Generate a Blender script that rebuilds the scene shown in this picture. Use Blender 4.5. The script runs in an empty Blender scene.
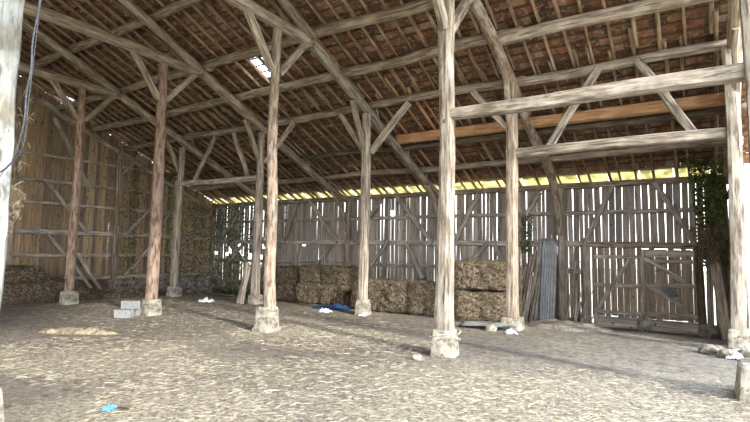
import bpy, math, random
from mathutils import Vector, Matrix, noise
random.seed(7)
scn = bpy.context.scene
COL = scn.collection

# ------------------------------------------------------------------ measures of the barn (metres)
CAMH = 1.7
S = 4.109                                   # bay width
XT = dict(G=-20.09, A=-15.98, B=-11.87, C=-7.76, D=-3.65, E=0.456)   # truss lines
Y1, Y2, YW = 7.87, 11.48, 16.44             # inner row, outer row, back wall
YR = 5.0                                    # ridge
SL = 0.43                                   # roof slope
def zroof(Y): return 11.05 - SL * Y if Y >= YR else 11.05 - SL * YR - SL * (YR - Y)
def sm(a, b, t):
    t = max(0.0, min(1.0, (t - a) / (b - a))); return t * t * (3 - 2 * t)
def zfloor(X, Y):
    z = -0.42 * sm(12.4, 16.0, Y)
    z += 0.02 * noise.noise(Vector((X * .9, Y * .9, 3))) + 0.012 * noise.noise(Vector((X * 3, Y * 3, 9)))
    return z

# ------------------------------------------------------------------ materials
def newmat(name):
    m = bpy.data.materials.new(name); m.use_nodes = True
    nt = m.node_tree; nt.nodes.clear()
    out = nt.nodes.new('ShaderNodeOutputMaterial'); b = nt.nodes.new('ShaderNodeBsdfPrincipled')
    nt.links.new(b.outputs[0], out.inputs[0]); b.inputs['Roughness'].default_value = .85
    b.inputs['Specular IOR Level'].default_value = .25
    return m, nt, b
def N(nt, t, **kw):
    n = nt.nodes.new(t)
    for k, v in kw.items():
        if k in n.inputs: n.inputs[k].default_value = v
        else: setattr(n, k, v)
    return n
def s2l(c):
    return tuple(((x / 255) / 12.92 if x / 255 <= .04045 else ((x / 255 + .055) / 1.055) ** 2.4) for x in c) + (1,)
def ramp(nt, src, stops):
    r = nt.nodes.new('ShaderNodeValToRGB'); e = r.color_ramp.elements
    while len(e) < len(stops): e.new(.5)
    for el, (p, c) in zip(e, stops): el.position = p; el.color = c
    nt.links.new(src, r.inputs[0]); return r.outputs[0]
def mixc(nt, fac, a, b, mode='MIX'):
    m = nt.nodes.new('ShaderNodeMix'); m.data_type = 'RGBA'; m.blend_type = mode
    for sock, v in ((m.inputs[0], fac), (m.inputs[6], a), (m.inputs[7], b)):
        if hasattr(v, 'is_linked'): nt.links.new(v, sock)
        else: sock.default_value = v
    return m.outputs[2]
def bump(nt, b, h, strength, dist=.02):
    bp = nt.nodes.new('ShaderNodeBump'); bp.inputs['Strength'].default_value = strength; bp.inputs['Distance'].default_value = dist
    nt.links.new(h, bp.inputs['Height']); nt.links.new(bp.outputs[0], b.inputs['Normal'])
def wood(name, dark, mid, light, su=26, sv=1.6, blotch=None, bl_amt=.5, crack=.55):
    """timber: grain runs along V of the UV map, which is laid out in metres"""
    m, nt, b = newmat(name)
    uv = N(nt, 'ShaderNodeUVMap'); tc = N(nt, 'ShaderNodeTexCoord')
    oi = N(nt, 'ShaderNodeObjectInfo')
    mp = N(nt, 'ShaderNodeMapping'); mp.inputs['Scale'].default_value = (su, sv, 1)
    nt.links.new(uv.outputs[0], mp.inputs[0])
    ad = N(nt, 'ShaderNodeVectorMath', operation='ADD'); nt.links.new(mp.outputs[0], ad.inputs[0])
    sc = N(nt, 'ShaderNodeVectorMath', operation='SCALE'); sc.inputs[0].default_value = (37, 91, 53)
    nt.links.new(oi.outputs['Random'], sc.inputs['Scale']); nt.links.new(sc.outputs[0], ad.inputs[1])
    n1 = N(nt, 'ShaderNodeTexNoise', Scale=1.0, Detail=5.0, Roughness=.65); nt.links.new(ad.outputs[0], n1.inputs['Vector'])
    c = ramp(nt, n1.outputs[0], [(.32, s2l(tuple(q * .8 for q in dark))), (.41, s2l(dark)), (.5, s2l(mid)), (.68, s2l(light))])
    n2 = N(nt, 'ShaderNodeTexNoise', Scale=3.2, Detail=3.0); nt.links.new(tc.outputs['Object'], n2.inputs['Vector'])
    f2 = ramp(nt, n2.outputs[0], [(.42, (0, 0, 0, 1)), (.66, (bl_amt,) * 3 + (1,))])
    c = mixc(nt, f2, c, s2l(blotch or dark))
    mp2 = N(nt, 'ShaderNodeMapping'); mp2.inputs['Scale'].default_value = (su * 1.7, sv * .7, 1); nt.links.new(ad.outputs[0], mp2.inputs[0])
    mp2.inputs['Scale'].default_value = (1.3, .5, 1)
    n3 = N(nt, 'ShaderNodeTexNoise', Scale=1.6, Detail=2.0); nt.links.new(mp2.outputs[0], n3.inputs['Vector'])
    f3 = ramp(nt, n3.outputs[0], [(.33, (crack,) * 3 + (1,)), (.39, (0, 0, 0, 1))])
    c = mixc(nt, f3, c, s2l(tuple(x * .35 for x in dark)))
    hv = N(nt, 'ShaderNodeHueSaturation'); nt.links.new(c, hv.inputs['Color'])
    mr = N(nt, 'ShaderNodeMapRange'); mr.inputs[3].default_value = .82; mr.inputs[4].default_value = 1.15
    nt.links.new(oi.outputs['Random'], mr.inputs[0]); nt.links.new(mr.outputs[0], hv.inputs['Value'])
    nt.links.new(hv.outputs[0], b.inputs['Base Color'])
    bump(nt, b, n1.outputs[0], .7, .015)
    return m
def planks_mat(name, cols, su=30, sv=1.4, knots=True):
    m, nt, b = newmat(name)
    uv = N(nt, 'ShaderNodeUVMap'); g = N(nt, 'ShaderNodeNewGeometry')
    mp = N(nt, 'ShaderNodeMapping'); mp.inputs['Scale'].default_value = (su, sv, 1); nt.links.new(uv.outputs[0], mp.inputs[0])
    ad = N(nt, 'ShaderNodeVectorMath', operation='ADD'); sc = N(nt, 'ShaderNodeVectorMath', operation='SCALE'); sc.inputs[0].default_value = (77, 31, 53)
    nt.links.new(g.outputs['Random Per Island'], sc.inputs['Scale']); nt.links.new(mp.outputs[0], ad.inputs[0]); nt.links.new(sc.outputs[0], ad.inputs[1])
    n1 = N(nt, 'ShaderNodeTexNoise', Scale=1.0, Detail=5.0, Roughness=.6); nt.links.new(ad.outputs[0], n1.inputs['Vector'])
    base = ramp(nt, g.outputs['Random Per Island'], [(i / (len(cols) - 1), s2l(cc)) for i, cc in enumerate(cols)])
    sh = ramp(nt, n1.outputs[0], [(.28, (.35, .33, .3, 1)), (.5, (.85, .85, .85, 1)), (.75, (1.25, 1.22, 1.2, 1))])
    c = mixc(nt, 1.0, base, sh, 'MULTIPLY')
    if knots:
        tc = N(nt, 'ShaderNodeTexCoord')
        n2 = N(nt, 'ShaderNodeTexNoise', Scale=9.0, Detail=1.0); nt.links.new(tc.outputs['Object'], n2.inputs['Vector'])
        f = ramp(nt, n2.outputs[0], [(.68, (0, 0, 0, 1)), (.73, (.7, .7, .7, 1))])
        c = mixc(nt, f, c, s2l((40, 28, 20)))
    nt.links.new(c, b.inputs['Base Color']); bump(nt, b, n1.outputs[0], .6, .01)
    return m
def noisy(name, stops, scale=8, detail=6, rough=.9, bumpk=.6, bd=.02, scale2=None, c2=None, thr=(.55, .62), coord='Object', spec=.2):
    m, nt, b = newmat(name)
    tc = N(nt, 'ShaderNodeTexCoord'); n1 = N(nt, 'ShaderNodeTexNoise', Scale=scale, Detail=detail, Roughness=.65)
    nt.links.new(tc.outputs[coord], n1.inputs['Vector'])
    c = ramp(nt, n1.outputs[0], [(p, s2l(cc)) for p, cc in stops])
    if scale2:
        n2 = N(nt, 'ShaderNodeTexNoise', Scale=scale2, Detail=3.0); nt.links.new(tc.outputs[coord], n2.inputs['Vector'])
        f = ramp(nt, n2.outputs[0], [(thr[0], (0, 0, 0, 1)), (thr[1], (1, 1, 1, 1))]); c = mixc(nt, f, c, s2l(c2))
    nt.links.new(c, b.inputs['Base Color']); b.inputs['Roughness'].default_value = rough; b.inputs['Specular IOR Level'].default_value = spec
    bump(nt, b, n1.outputs[0], bumpk, bd); return m

M = {}
M['old'] = wood('weathered_timber', (116, 101, 86), (166, 150, 131), (200, 184, 164))
M['grey'] = wood('grey_timber', (124, 112, 99), (176, 162, 145), (208, 196, 180))
M['pale'] = wood('pale_timber', (116, 105, 92), (162, 151, 136), (192, 183, 169), blotch=(122, 108, 91), bl_amt=.55, su=16, sv=2)
M['bark'] = wood('whitish_post', (112, 113, 107), (158, 160, 155), (188, 191, 188), su=9, sv=3, blotch=(138, 128, 112), bl_amt=.6)
M['red'] = wood('reddish_timber', (104, 82, 70), (148, 120, 103), (180, 156, 138), su=14, sv=3, blotch=(166, 150, 132), bl_amt=.7)
M['redgrey'] = wood('pinkish_timber', (110, 98, 84), (160, 147, 130), (192, 180, 164), su=14, sv=3, blotch=(152, 116, 96), bl_amt=.6)
M['new'] = wood('new_timber', (176, 130, 92), (204, 160, 118), (222, 184, 144), crack=.2)
M['dark'] = wood('dark_timber', (70, 60, 50), (104, 92, 78), (136, 124, 106))
M['rafter'] = wood('rafter_timber', (124, 103, 82), (170, 146, 120), (198, 176, 150))
M['rail'] = wood('rail_timber', (130, 121, 111), (178, 168, 156), (206, 197, 185))
M['gate'] = planks_mat('gate_boards', [(130, 116, 102), (156, 138, 120), (142, 128, 116), (168, 148, 128)])
M['back'] = planks_mat('back_wall_boards', [(150, 139, 130), (184, 170, 156), (166, 157, 149), (200, 186, 170), (140, 131, 124), (178, 167, 158)])
M['gable'] = planks_mat('gable_boards', [(160, 138, 112), (192, 162, 128), (140, 122, 102), (206, 180, 146), (172, 146, 116), (128, 114, 98)])
M['batten'] = planks_mat('batten_wood', [(96, 84, 70), (120, 106, 90), (82, 74, 64)], knots=False)
M['stone'] = noisy('footing_stone', [(.36, (104, 96, 84)), (.5, (158, 150, 134)), (.64, (188, 180, 165))], 6, 7, bumpk=.9, bd=.03, scale2=14, c2=(112, 102, 88), thr=(.6, .7))
M['wallstone'] = noisy('wall_stone', [(.3, (84, 78, 70)), (.5, (138, 130, 118)), (.7, (176, 168, 156))], 5, 6, bumpk=1, bd=.05, scale2=3, c2=(100, 92, 78))
M['block'] = noisy('concrete_block', [(.3, (128, 129, 128)), (.6, (162, 163, 161))], 20, 4, bumpk=.4)
M['brickm'] = planks_mat('old_bricks', [(112, 88, 74), (136, 104, 86), (110, 94, 82), (140, 122, 106)], su=9, sv=9, knots=False)
M['ridge'] = noisy('dry_dirt_and_straw', [(.36, (92, 80, 64)), (.5, (142, 128, 106)), (.64, (176, 163, 140))], 9, 8, bumpk=.8, bd=.03)
M['hay'] = noisy('hay', [(.38, (46, 39, 31)), (.47, (92, 80, 65)), (.56, (126, 112, 93)), (.7, (166, 151, 130))], 16, 10, bumpk=1, bd=.05, scale2=4, c2=(88, 76, 58))
def blade_mat(name, cols):
    m, nt, b = newmat(name); g = N(nt, 'ShaderNodeNewGeometry')
    c = ramp(nt, g.outputs['Random Per Island'], [(i / (len(cols) - 1), s2l(cc)) for i, cc in enumerate(cols)])
    nt.links.new(c, b.inputs['Base Color']); b.inputs['Roughness'].default_value = .7; return m
M['straw'] = blade_mat('straw_stalks', [(194, 184, 160), (150, 138, 118), (218, 210, 190), (98, 87, 72), (176, 162, 136)])
M['hayblade'] = blade_mat('hay_stalks', [(114, 100, 80), (142, 126, 103), (90, 78, 61), (164, 148, 124), (74, 64, 50)])
M['leaf'] = blade_mat('ivy_leaves', [(66, 80, 44), (94, 108, 60), (50, 60, 36), (116, 128, 78), (82, 76, 52)])
M['metal'] = noisy('galvanised_sheet', [(.3, (120, 122, 122)), (.6, (156, 158, 156)), (.8, (136, 132, 126))], 3, 5, rough=.5, bumpk=.1, spec=.5)
M['metal'].node_tree.nodes['Principled BSDF'].inputs['Metallic'].default_value = .15
M['white'] = noisy('white_plastic', [(.4, (216, 222, 228)), (.7, (238, 242, 246))], 6, 2, rough=.45, bumpk=.2)
M['blue'] = noisy('blue_plastic', [(.3, (22, 40, 76)), (.6, (40, 68, 112)), (.8, (80, 106, 146))], 5, 3, rough=.45, bumpk=.3)
M['lightblue'] = noisy('light_blue_plastic', [(.3, (70, 130, 206)), (.7, (104, 164, 232))], 5, 3, rough=.5, bumpk=.2)
M['darkgrey'] = noisy('dark_grey_steel', [(.3, (76, 84, 84)), (.7, (104, 112, 110))], 5, 3, rough=.6, bumpk=.2)
M['cable'] = noisy('grey_cable', [(.3, (52, 55, 60)), (.7, (96, 100, 108))], 30, 3, rough=.6, bumpk=.2)
M['grass'] = noisy('meadow', [(.3, (140, 134, 108)), (.6, (178, 168, 140)), (.8, (200, 190, 166))], 2, 6, bumpk=.5)
# roof tiles, one tint for each tile
m, nt, b = newmat('clay_tiles'); g = N(nt, 'ShaderNodeNewGeometry'); tc = N(nt, 'ShaderNodeTexCoord')
c = ramp(nt, g.outputs['Random Per Island'], [(0, s2l((88, 66, 54))), (.2, s2l((148, 100, 76))), (.4, s2l((118, 82, 64))), (.6, s2l((164, 114, 86))), (.8, s2l((106, 84, 70))), (.93, s2l((172, 124, 96))), (1, s2l((160, 148, 130)))])
n1 = N(nt, 'ShaderNodeTexNoise', Scale=11.0, Detail=6.0, Roughness=.7); nt.links.new(tc.outputs['Object'], n1.inputs['Vector'])
f = ramp(nt, n1.outputs[0], [(.54, (0, 0, 0, 1)), (.63, (.85, .85, .85, 1))]); c = mixc(nt, f, c, s2l((190, 176, 154)))
f = ramp(nt, n1.outputs[0], [(.33, (.8, .8, .8, 1)), (.43, (0, 0, 0, 1))]); c = mixc(nt, f, c, s2l((62, 46, 38)))
nt.links.new(c, b.inputs['Base Color']); bump(nt, b, n1.outputs[0], .5, .01); M['tile'] = m
# pale yellow translucent strip, invented to carry the band of light at the eave
m, nt, b = newmat('added_eave_light_strip'); out = [n for n in nt.nodes if n.type == 'OUTPUT_MATERIAL'][0]
tc = N(nt, 'ShaderNodeTexCoord'); n1 = N(nt, 'ShaderNodeTexNoise', Scale=3.0, Detail=4.0); nt.links.new(tc.outputs['Object'], n1.inputs['Vector'])
c = ramp(nt, n1.outputs[0], [(.3, s2l((158, 150, 104))), (.5, s2l((214, 205, 160))), (.7, s2l((236, 229, 194)))])
tr = N(nt, 'ShaderNodeBsdfTranslucent'); nt.links.new(c, tr.inputs[0]); nt.links.new(c, b.inputs['Base Color'])
mx = N(nt, 'ShaderNodeMixShader', Fac=.62); nt.links.new(b.outputs[0], mx.inputs[1]); nt.links.new(tr.outputs[0], mx.inputs[2]); nt.links.new(mx.outputs[0], out.inputs[0])
M['sheet'] = m
# barn floor: trodden earth with straw litter
m, nt, b = newmat('earth_floor'); tc = N(nt, 'ShaderNodeTexCoord')
def nz(scale, detail=6, rough=.6, sc3=None):
    n = N(nt, 'ShaderNodeTexNoise', Scale=scale, Detail=detail, Roughness=rough)
    if sc3:
        mp = N(nt, 'ShaderNodeMapping'); mp.inputs['Scale'].default_value = sc3; mp.inputs['Rotation'].default_value = (0, 0, .5)
        nt.links.new(tc.outputs['Object'], mp.inputs[0]); nt.links.new(mp.outputs[0], n.inputs['Vector'])
    else: nt.links.new(tc.outputs['Object'], n.inputs['Vector'])
    return n.outputs[0]
earth = ramp(nt, nz(6, 10, .78), [(.36, s2l((74, 67, 60))), (.48, s2l((112, 104, 94))), (.62, s2l((148, 140, 129)))])
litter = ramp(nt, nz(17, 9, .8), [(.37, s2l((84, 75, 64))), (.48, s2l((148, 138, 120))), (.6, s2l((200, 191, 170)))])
big = nz(.55, 7, .62)
sx = N(nt, 'ShaderNodeSeparateXYZ'); nt.links.new(tc.outputs['Object'], sx.inputs[0])
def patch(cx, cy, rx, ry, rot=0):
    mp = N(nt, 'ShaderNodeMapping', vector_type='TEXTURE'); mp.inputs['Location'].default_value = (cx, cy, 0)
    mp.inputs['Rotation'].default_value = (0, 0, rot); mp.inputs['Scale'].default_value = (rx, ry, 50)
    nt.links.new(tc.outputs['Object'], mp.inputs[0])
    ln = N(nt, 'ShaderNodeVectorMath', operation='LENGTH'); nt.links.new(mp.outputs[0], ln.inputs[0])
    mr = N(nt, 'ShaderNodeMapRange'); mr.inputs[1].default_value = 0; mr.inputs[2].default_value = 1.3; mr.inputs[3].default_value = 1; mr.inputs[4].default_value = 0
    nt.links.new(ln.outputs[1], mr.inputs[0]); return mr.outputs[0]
def mth(op, a, b2):
    n = N(nt, 'ShaderNodeMath', operation=op)
    for i, v in enumerate((a, b2)):
        if hasattr(v, 'is_linked'): nt.links.new(v, n.inputs[i])
        else: n.inputs[i].default_value = v
    return n.outputs[0]
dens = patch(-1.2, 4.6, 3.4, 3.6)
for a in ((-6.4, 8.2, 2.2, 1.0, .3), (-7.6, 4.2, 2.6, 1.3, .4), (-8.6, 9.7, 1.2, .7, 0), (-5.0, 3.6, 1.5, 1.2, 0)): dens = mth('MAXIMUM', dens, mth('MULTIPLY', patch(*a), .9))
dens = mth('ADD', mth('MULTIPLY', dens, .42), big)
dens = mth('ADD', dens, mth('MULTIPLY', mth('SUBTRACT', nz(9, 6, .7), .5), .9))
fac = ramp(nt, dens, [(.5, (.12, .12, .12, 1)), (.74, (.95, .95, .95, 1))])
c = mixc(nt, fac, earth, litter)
dk = ramp(nt, nz(14, 5, .7), [(.3, (.55, .55, .55, 1)), (.4, (0, 0, 0, 1))]); c = mixc(nt, dk, c, s2l((92, 76, 60)))
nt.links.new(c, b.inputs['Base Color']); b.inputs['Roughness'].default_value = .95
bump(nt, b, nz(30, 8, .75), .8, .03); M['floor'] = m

# ------------------------------------------------------------------ object helpers
def tag(o, label=None, cat=None, group=None, kind=None):
    if label: o['label'] = label
    if cat: o['category'] = cat
    if group: o['group'] = group
    if kind: o['kind'] = kind
    return o
def mesh_obj(name, verts, faces, mat, uvs=None, smooth=False, parent=None, origin=None):
    o0 = Vector(origin) if origin is not None else Vector((0, 0, 0))
    me = bpy.data.meshes.new(name)
    me.from_pydata([tuple(Vector(v) - o0) for v in verts], [], faces)
    if uvs is not None:
        l = me.uv_layers.new(name='UVMap')
        flat = [c for f in uvs for p in f for c in p]
        l.data.foreach_set('uv', flat)
    if smooth: me.polygons.foreach_set('use_smooth', [True] * len(me.polygons))
    me.materials.append(mat); me.update()
    o = bpy.data.objects.new(name, me); o.location = o0; COL.objects.link(o)
    if parent is not None:
        o.parent = parent; o.location = o0 - parent.location
    return o
def empty(name, loc):
    o = bpy.data.objects.new(name, None); o.location = loc; COL.objects.link(o); o.empty_display_size = .2; return o
def smoothpath(pts, rad, step):
    P = [Vector(p) for p in pts]; out = []; R = []
    for i in range(len(P) - 1):
        p0 = P[max(i - 1, 0)]; p1 = P[i]; p2 = P[i + 1]; p3 = P[min(i + 2, len(P) - 1)]
        n = max(1, int((p2 - p1).length / step))
        for k in range(n):
            t = k / n
            q = .5 * ((2 * p1) + (-p0 + p2) * t + (2 * p0 - 5 * p1 + 4 * p2 - p3) * t * t + (-p0 + 3 * p1 - 3 * p2 + p3) * t ** 3)
            out.append(q); R.append(rad[i] + (rad[i + 1] - rad[i]) * t)
    out.append(P[-1]); R.append(rad[-1]); return out, R
def timber(name, pts, rad, mat, sq=2.0, asp=1.0, rough=.05, seed=None, ref=None, seg=14, step=.16, parent=None, bow=0.0, cham=False):
    """a timber along a path; sq = superellipse power (2 round, 8 sawn), asp = depth/width"""
    if seed is None: seed = random.random() * 1000
    if not isinstance(rad, (list, tuple)): rad = [rad] * len(pts)
    if len(pts) == 2 and bow:
        a, bb = Vector(pts[0]), Vector(pts[1]); d = (bb - a)
        side = d.cross(Vector((0, 0, 1))) if abs(d.normalized().z) < .8 else d.cross(Vector((0, 1, 0)))
        side.normalize(); up = side.cross(d).normalized()
        rnd = random.Random(seed)
        m1 = a.lerp(bb, .33) + (side * rnd.uniform(-1, 1) + up * rnd.uniform(-1, 1)) * bow
        m2 = a.lerp(bb, .67) + (side * rnd.uniform(-1, 1) + up * rnd.uniform(-1, 1)) * bow
        pts = [a, m1, m2, bb]; r0, r1 = rad[0], rad[-1]; rad = [r0, r0 * .67 + r1 * .33, r0 * .33 + r1 * .67, r1]
    C, R = smoothpath(pts, rad, step)
    L = 0; verts = []; faces = []; uvs = []; vl = []
    d0 = (C[-1] - C[0]).normalized()
    rf = Vector(ref) if ref else (Vector((0, 0, 1)) if abs(d0.z) < .8 else Vector((0, 1, 0)))
    for i, p in enumerate(C):
        t = (C[min(i + 1, len(C) - 1)] - C[max(i - 1, 0)]).normalized()
        sx_ = t.cross(rf).normalized(); sy_ = sx_.cross(t).normalized()
        if i: L += (C[i] - C[i - 1]).length
        vl.append(L)
        for k in range(seg):
            a = 2 * math.pi * (k + .5) / seg; ca, sa = math.cos(a), math.sin(a)
            rr = R[i] / ((abs(ca) ** sq + abs(sa) ** sq) ** (1 / sq))
            nn = noise.noise(Vector((ca * .8 + seed, sa * .8, L * 1.3))) * 1.2 + noise.noise(Vector((ca * 2.5, sa * 2.5 + seed, L * 4))) * .6
            rr *= 1 + rough * nn * 1.6
            verts.append(p + sx_ * (ca * rr) + sy_ * (sa * rr * asp))
    per = 2 * math.pi * R[0]
    for i in range(len(C) - 1):
        for k in range(seg):
            k2 = (k + 1) % seg
            faces.append((i * seg + k, i * seg + k2, (i + 1) * seg + k2, (i + 1) * seg + k))
            u0, u1 = k / seg * per, (k + 1) / seg * per
            uvs.append(((u0, vl[i]), (u1, vl[i]), (u1, vl[i + 1]), (u0, vl[i + 1])))
    n = len(C) - 1
    faces.append(tuple(range(seg - 1, -1, -1))); uvs.append(tuple((.02 * k, 0) for k in range(seg)))
    faces.append(tuple(n * seg + k for k in range(seg))); uvs.append(tuple((.02 * k, vl[-1]) for k in range(seg)))
    base = min((C[0], C[-1]), key=lambda v: v.z)
    return mesh_obj(name, verts, faces, mat, uvs, smooth=(sq < 3), parent=parent, origin=base)
class MB:
    def __init__(s): s.v = []; s.f = []; s.uv = []
    def hexa(s, c8, L=None):
        """eight corners, 0-3 bottom, 4-7 top; grain runs 0->4"""
        n = len(s.v); s.v += [Vector(c) for c in c8]
        for q in ((3, 2, 1, 0), (4, 5, 6, 7), (0, 1, 5, 4), (1, 2, 6, 5), (2, 3, 7, 6), (3, 0, 4, 7)):
            s.f.append(tuple(n + i for i in q))
        ln = (s.v[n + 4] - s.v[n]).length; w = (s.v[n + 1] - s.v[n]).length; w2 = (s.v[n + 2] - s.v[n + 1]).length
        s.uv += [((0, 0), (w, 0), (w, .02), (0, .02))] * 2
        u = 0
        for ww in (w, w2, w, w2):
            s.uv.append(((u, 0), (u + ww, 0), (u + ww, ln), (u, ln))); u += ww
    def board(s, a, b, wdir, tdir, w, t, w2=None):
        a, b, wd, td = Vector(a), Vector(b), Vector(wdir), Vector(tdir); w2 = w2 or w
        s.hexa([a - wd * w / 2 - td * t / 2, a + wd * w / 2 - td * t / 2, a + wd * w / 2 + td * t / 2, a - wd * w / 2 + td * t / 2,
                b - wd * w2 / 2 - td * t / 2, b + wd * w2 / 2 - td * t / 2, b + wd * w2 / 2 + td * t / 2, b - wd * w2 / 2 + td * t / 2])
    def box(s, c, d):
        x, y, z = c; a, b2, h = d
        s.hexa([(x - a, y - b2, z - h), (x + a, y - b2, z - h), (x + a, y + b2, z - h), (x - a, y + b2, z - h),
                (x - a, y - b2, z + h), (x + a, y - b2, z + h), (x + a, y + b2, z + h), (x - a, y + b2, z + h)])
    def blade(s, p, d, L, w, droop=.3):
        p = Vector(p); d = Vector(d).normalized(); sd = d.cross(Vector((random.uniform(-1, 1), random.uniform(-1, 1), random.uniform(-.3, 1)))).normalized() * w / 2
        n = len(s.v); m_ = p + d * L * .5; e = p + d * L + Vector((0, 0, -droop * L * .3))
        s.v += [p - sd, p + sd, m_ + sd, m_ - sd, e + sd * .5, e - sd * .5]
        s.f += [(n, n + 1, n + 2, n + 3), (n + 3, n + 2, n + 4, n + 5)]
        s.uv += [((0, 0),) * 4] * 2
    def build(s, name, mat, parent=None, origin=None, smooth=False):
        return mesh_obj(name, s.v, s.f, mat, s.uv, smooth, parent, origin)

# ------------------------------------------------------------------ ground and floor
nx, ny = 150, 112; x0, x1, y0, y1 = -24.0, 6.0, -6.0, 17.4
V = []; F = []
for j in range(ny + 1):
    for i in range(nx + 1):
        x = x0 + (x1 - x0) * i / nx; y = y0 + (y1 - y0) * j / ny
        V.append((x, y, zfloor(x, y)))
for j in range(ny):
    for i in range(nx):
        a = j * (nx + 1) + i; F.append((a, a + 1, a + nx + 2, a + nx + 1))
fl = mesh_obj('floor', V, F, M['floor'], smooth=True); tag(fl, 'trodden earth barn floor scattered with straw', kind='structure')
V = []; F = []
for j in range(31):
    for i in range(31):
        V.append((-100 + i * 200 / 30, -80 + j * 180 / 30, -.62 + .08 * noise.noise(Vector((i * .7, j * .7, 0)))))
for j in range(30):
    for i in range(30): a = j * 31 + i; F.append((a, a + 1, a + 32, a + 31))
gr = mesh_obj('ground', V, F, M['grass'], smooth=True); tag(gr, 'meadow ground outside around the barn', kind='structure')

# ------------------------------------------------------------------ roof
roof = empty('ceiling', (-10, YR, 8.9)); tag(roof, 'underside of the clay tiled roof with rafters and battens', kind='structure')
XL, XRt = -20.35, 1.05
th = math.atan(SL); cs, sn = math.cos(th), math.sin(th)
tiles = MB(); bat = MB(); rnd = random.Random(5)
gauge = .262; TW = .172
holes = [(-10.62, -9.88, 9.48, 10.4)]
specks = [(-19.9, 10.2), (-19.7, 8.9), (-20.0, 8.7), (-19.6, 9.2), (-19.8, 9.0), (-12.6, 12.9), (-14.5, 13.2), (-11.0, 13.6), (-8.2, 13.9), (-16.2, 12.6), (-9.4, 13.0)]
def slope_pt(X, d, off, side):
    """d = distance down the slope from the ridge, off = height above the rafter top, side = +1 back / -1 front"""
    return Vector((X, YR + side * (d * cs + off * sn), zroof(YR) + .11 - d * sn + off * cs))
for side, dmax in ((1, (16.2 - YR) / cs), (-1, 12.0)):
    n = int(dmax / gauge)
    for i in range(n):
        d = .05 + i * gauge
        Ym = YR + side * (d + .13) * cs
        bb_ = [XL]
        xx = XL
        while xx < XRt - .1:
            xe = min(XRt, xx + rnd.uniform(2.4, 4)); oo = rnd.uniform(-.006, .006)
            a = slope_pt(xx, d + oo, .012, side); bq = slope_pt(xe, d + rnd.uniform(-.006, .006), .012, side)
            bat.board(a, bq, (0, side * cs, -sn), (0, side * sn, cs), .042, .022); xx = xe
        x = XL + (TW * .5 if i % 2 else 0) - TW * .5
        while x < XRt - .01:
            xa, xb = x + .001, x + TW - .001; cx = (xa + xb) / 2
            skip = side == 1 and (any(h[0] < cx < h[1] and h[2] < Ym < h[3] for h in holes) or (any(abs(cx - s_[0]) < .09 and abs(Ym - s_[1]) < .13 for s_ in specks)))
            if not skip:
                j1, j2, j3 = rnd.uniform(-.006, .006), rnd.uniform(-.004, .008), rnd.uniform(-.012, .012)
                d0, d1 = d - .03 + j3, d + 2 * gauge + .02 + j3
                o0_, o1_ = .026 + j2, .07 + j2 + j1
                t = .013
                tiles.hexa([slope_pt(xa, d0, o0_, side), slope_pt(xb, d0, o0_ + j1, side), slope_pt(xb, d0, o0_ + t, side), slope_pt(xa, d0, o0_ + t, side),
                            slope_pt(xa, d1, o1_, side), slope_pt(xb, d1, o1_ - j1, side), slope_pt(xb, d1, o1_ + t, side), slope_pt(xa, d1, o1_ + t, side)])
            x += TW
tiles.build('roof_tiles', M['tile'], roof); bat.build('battens', M['batten'], roof)
# ridge cap
timber('ridge_capping', [(XL, YR, zroof(YR) + .2), (XRt, YR, zroof(YR) + .2)], .12, M['tile'], parent=roof, rough=.02, seg=10)
# added translucent pieces over the eave, letting sky light through as a bright strip
sh = MB()
k = 0
while XL + k * .86 < XRt - .3:
    xa = XL + k * .86; xb = min(xa + .84, XRt)
    dA, dB = (16.25 - YR) / cs, (16.98 - YR) / cs
    sh.hexa([slope_pt(xa, dA, .06, 1), slope_pt(xb, dA, .06, 1), slope_pt(xb, dA, .065, 1), slope_pt(xa, dA, .065, 1),
             slope_pt(xa, dB, .03, 1), slope_pt(xb, dB, .03, 1), slope_pt(xb, dB, .035, 1), slope_pt(xa, dB, .035, 1)]); k += 1
e_ = sh.build('eave_light_strip', M['sheet'], roof); e_['label'] = 'pale yellow translucent strip added for the band of light along the eave'
# rafters (parts of the roof)
x = -20.0; ri = 0
while x < 1.0:
    jx = rnd.uniform(-.03, .03); w = rnd.uniform(.055, .085)
    yb = rnd.choice((11.9, 11.6, 12.1))
    pts = [(x + jx, YR + .02, zroof(YR + .02) + .055), (x + jx + rnd.uniform(-.03, .03), 8.5, zroof(8.5) + .055 - .01 * rnd.random()), (x + jx + rnd.uniform(-.03, .03), yb, zroof(yb) + .055)]
    timber('rafter', pts, w / 2, M['rafter'], sq=6, asp=1.3, rough=.05, seg=8, step=.6, parent=roof)
    j2 = x + jx + rnd.choice((-.085, .085))
    mt = M['new'] if -7.9 < x < -6.0 else M['rafter']
    pts = [(j2, yb - .5, zroof(yb - .5) + .055), (j2 + rnd.uniform(-.04, .04), 14.2, zroof(14.2) + .055), (j2, 16.95, zroof(16.95) + .055)]
    timber('rafter', pts, w / 2, mt, sq=6, asp=1.3, rough=.05, seg=8, step=.6, parent=roof)
    x += .432; ri += 1

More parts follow.
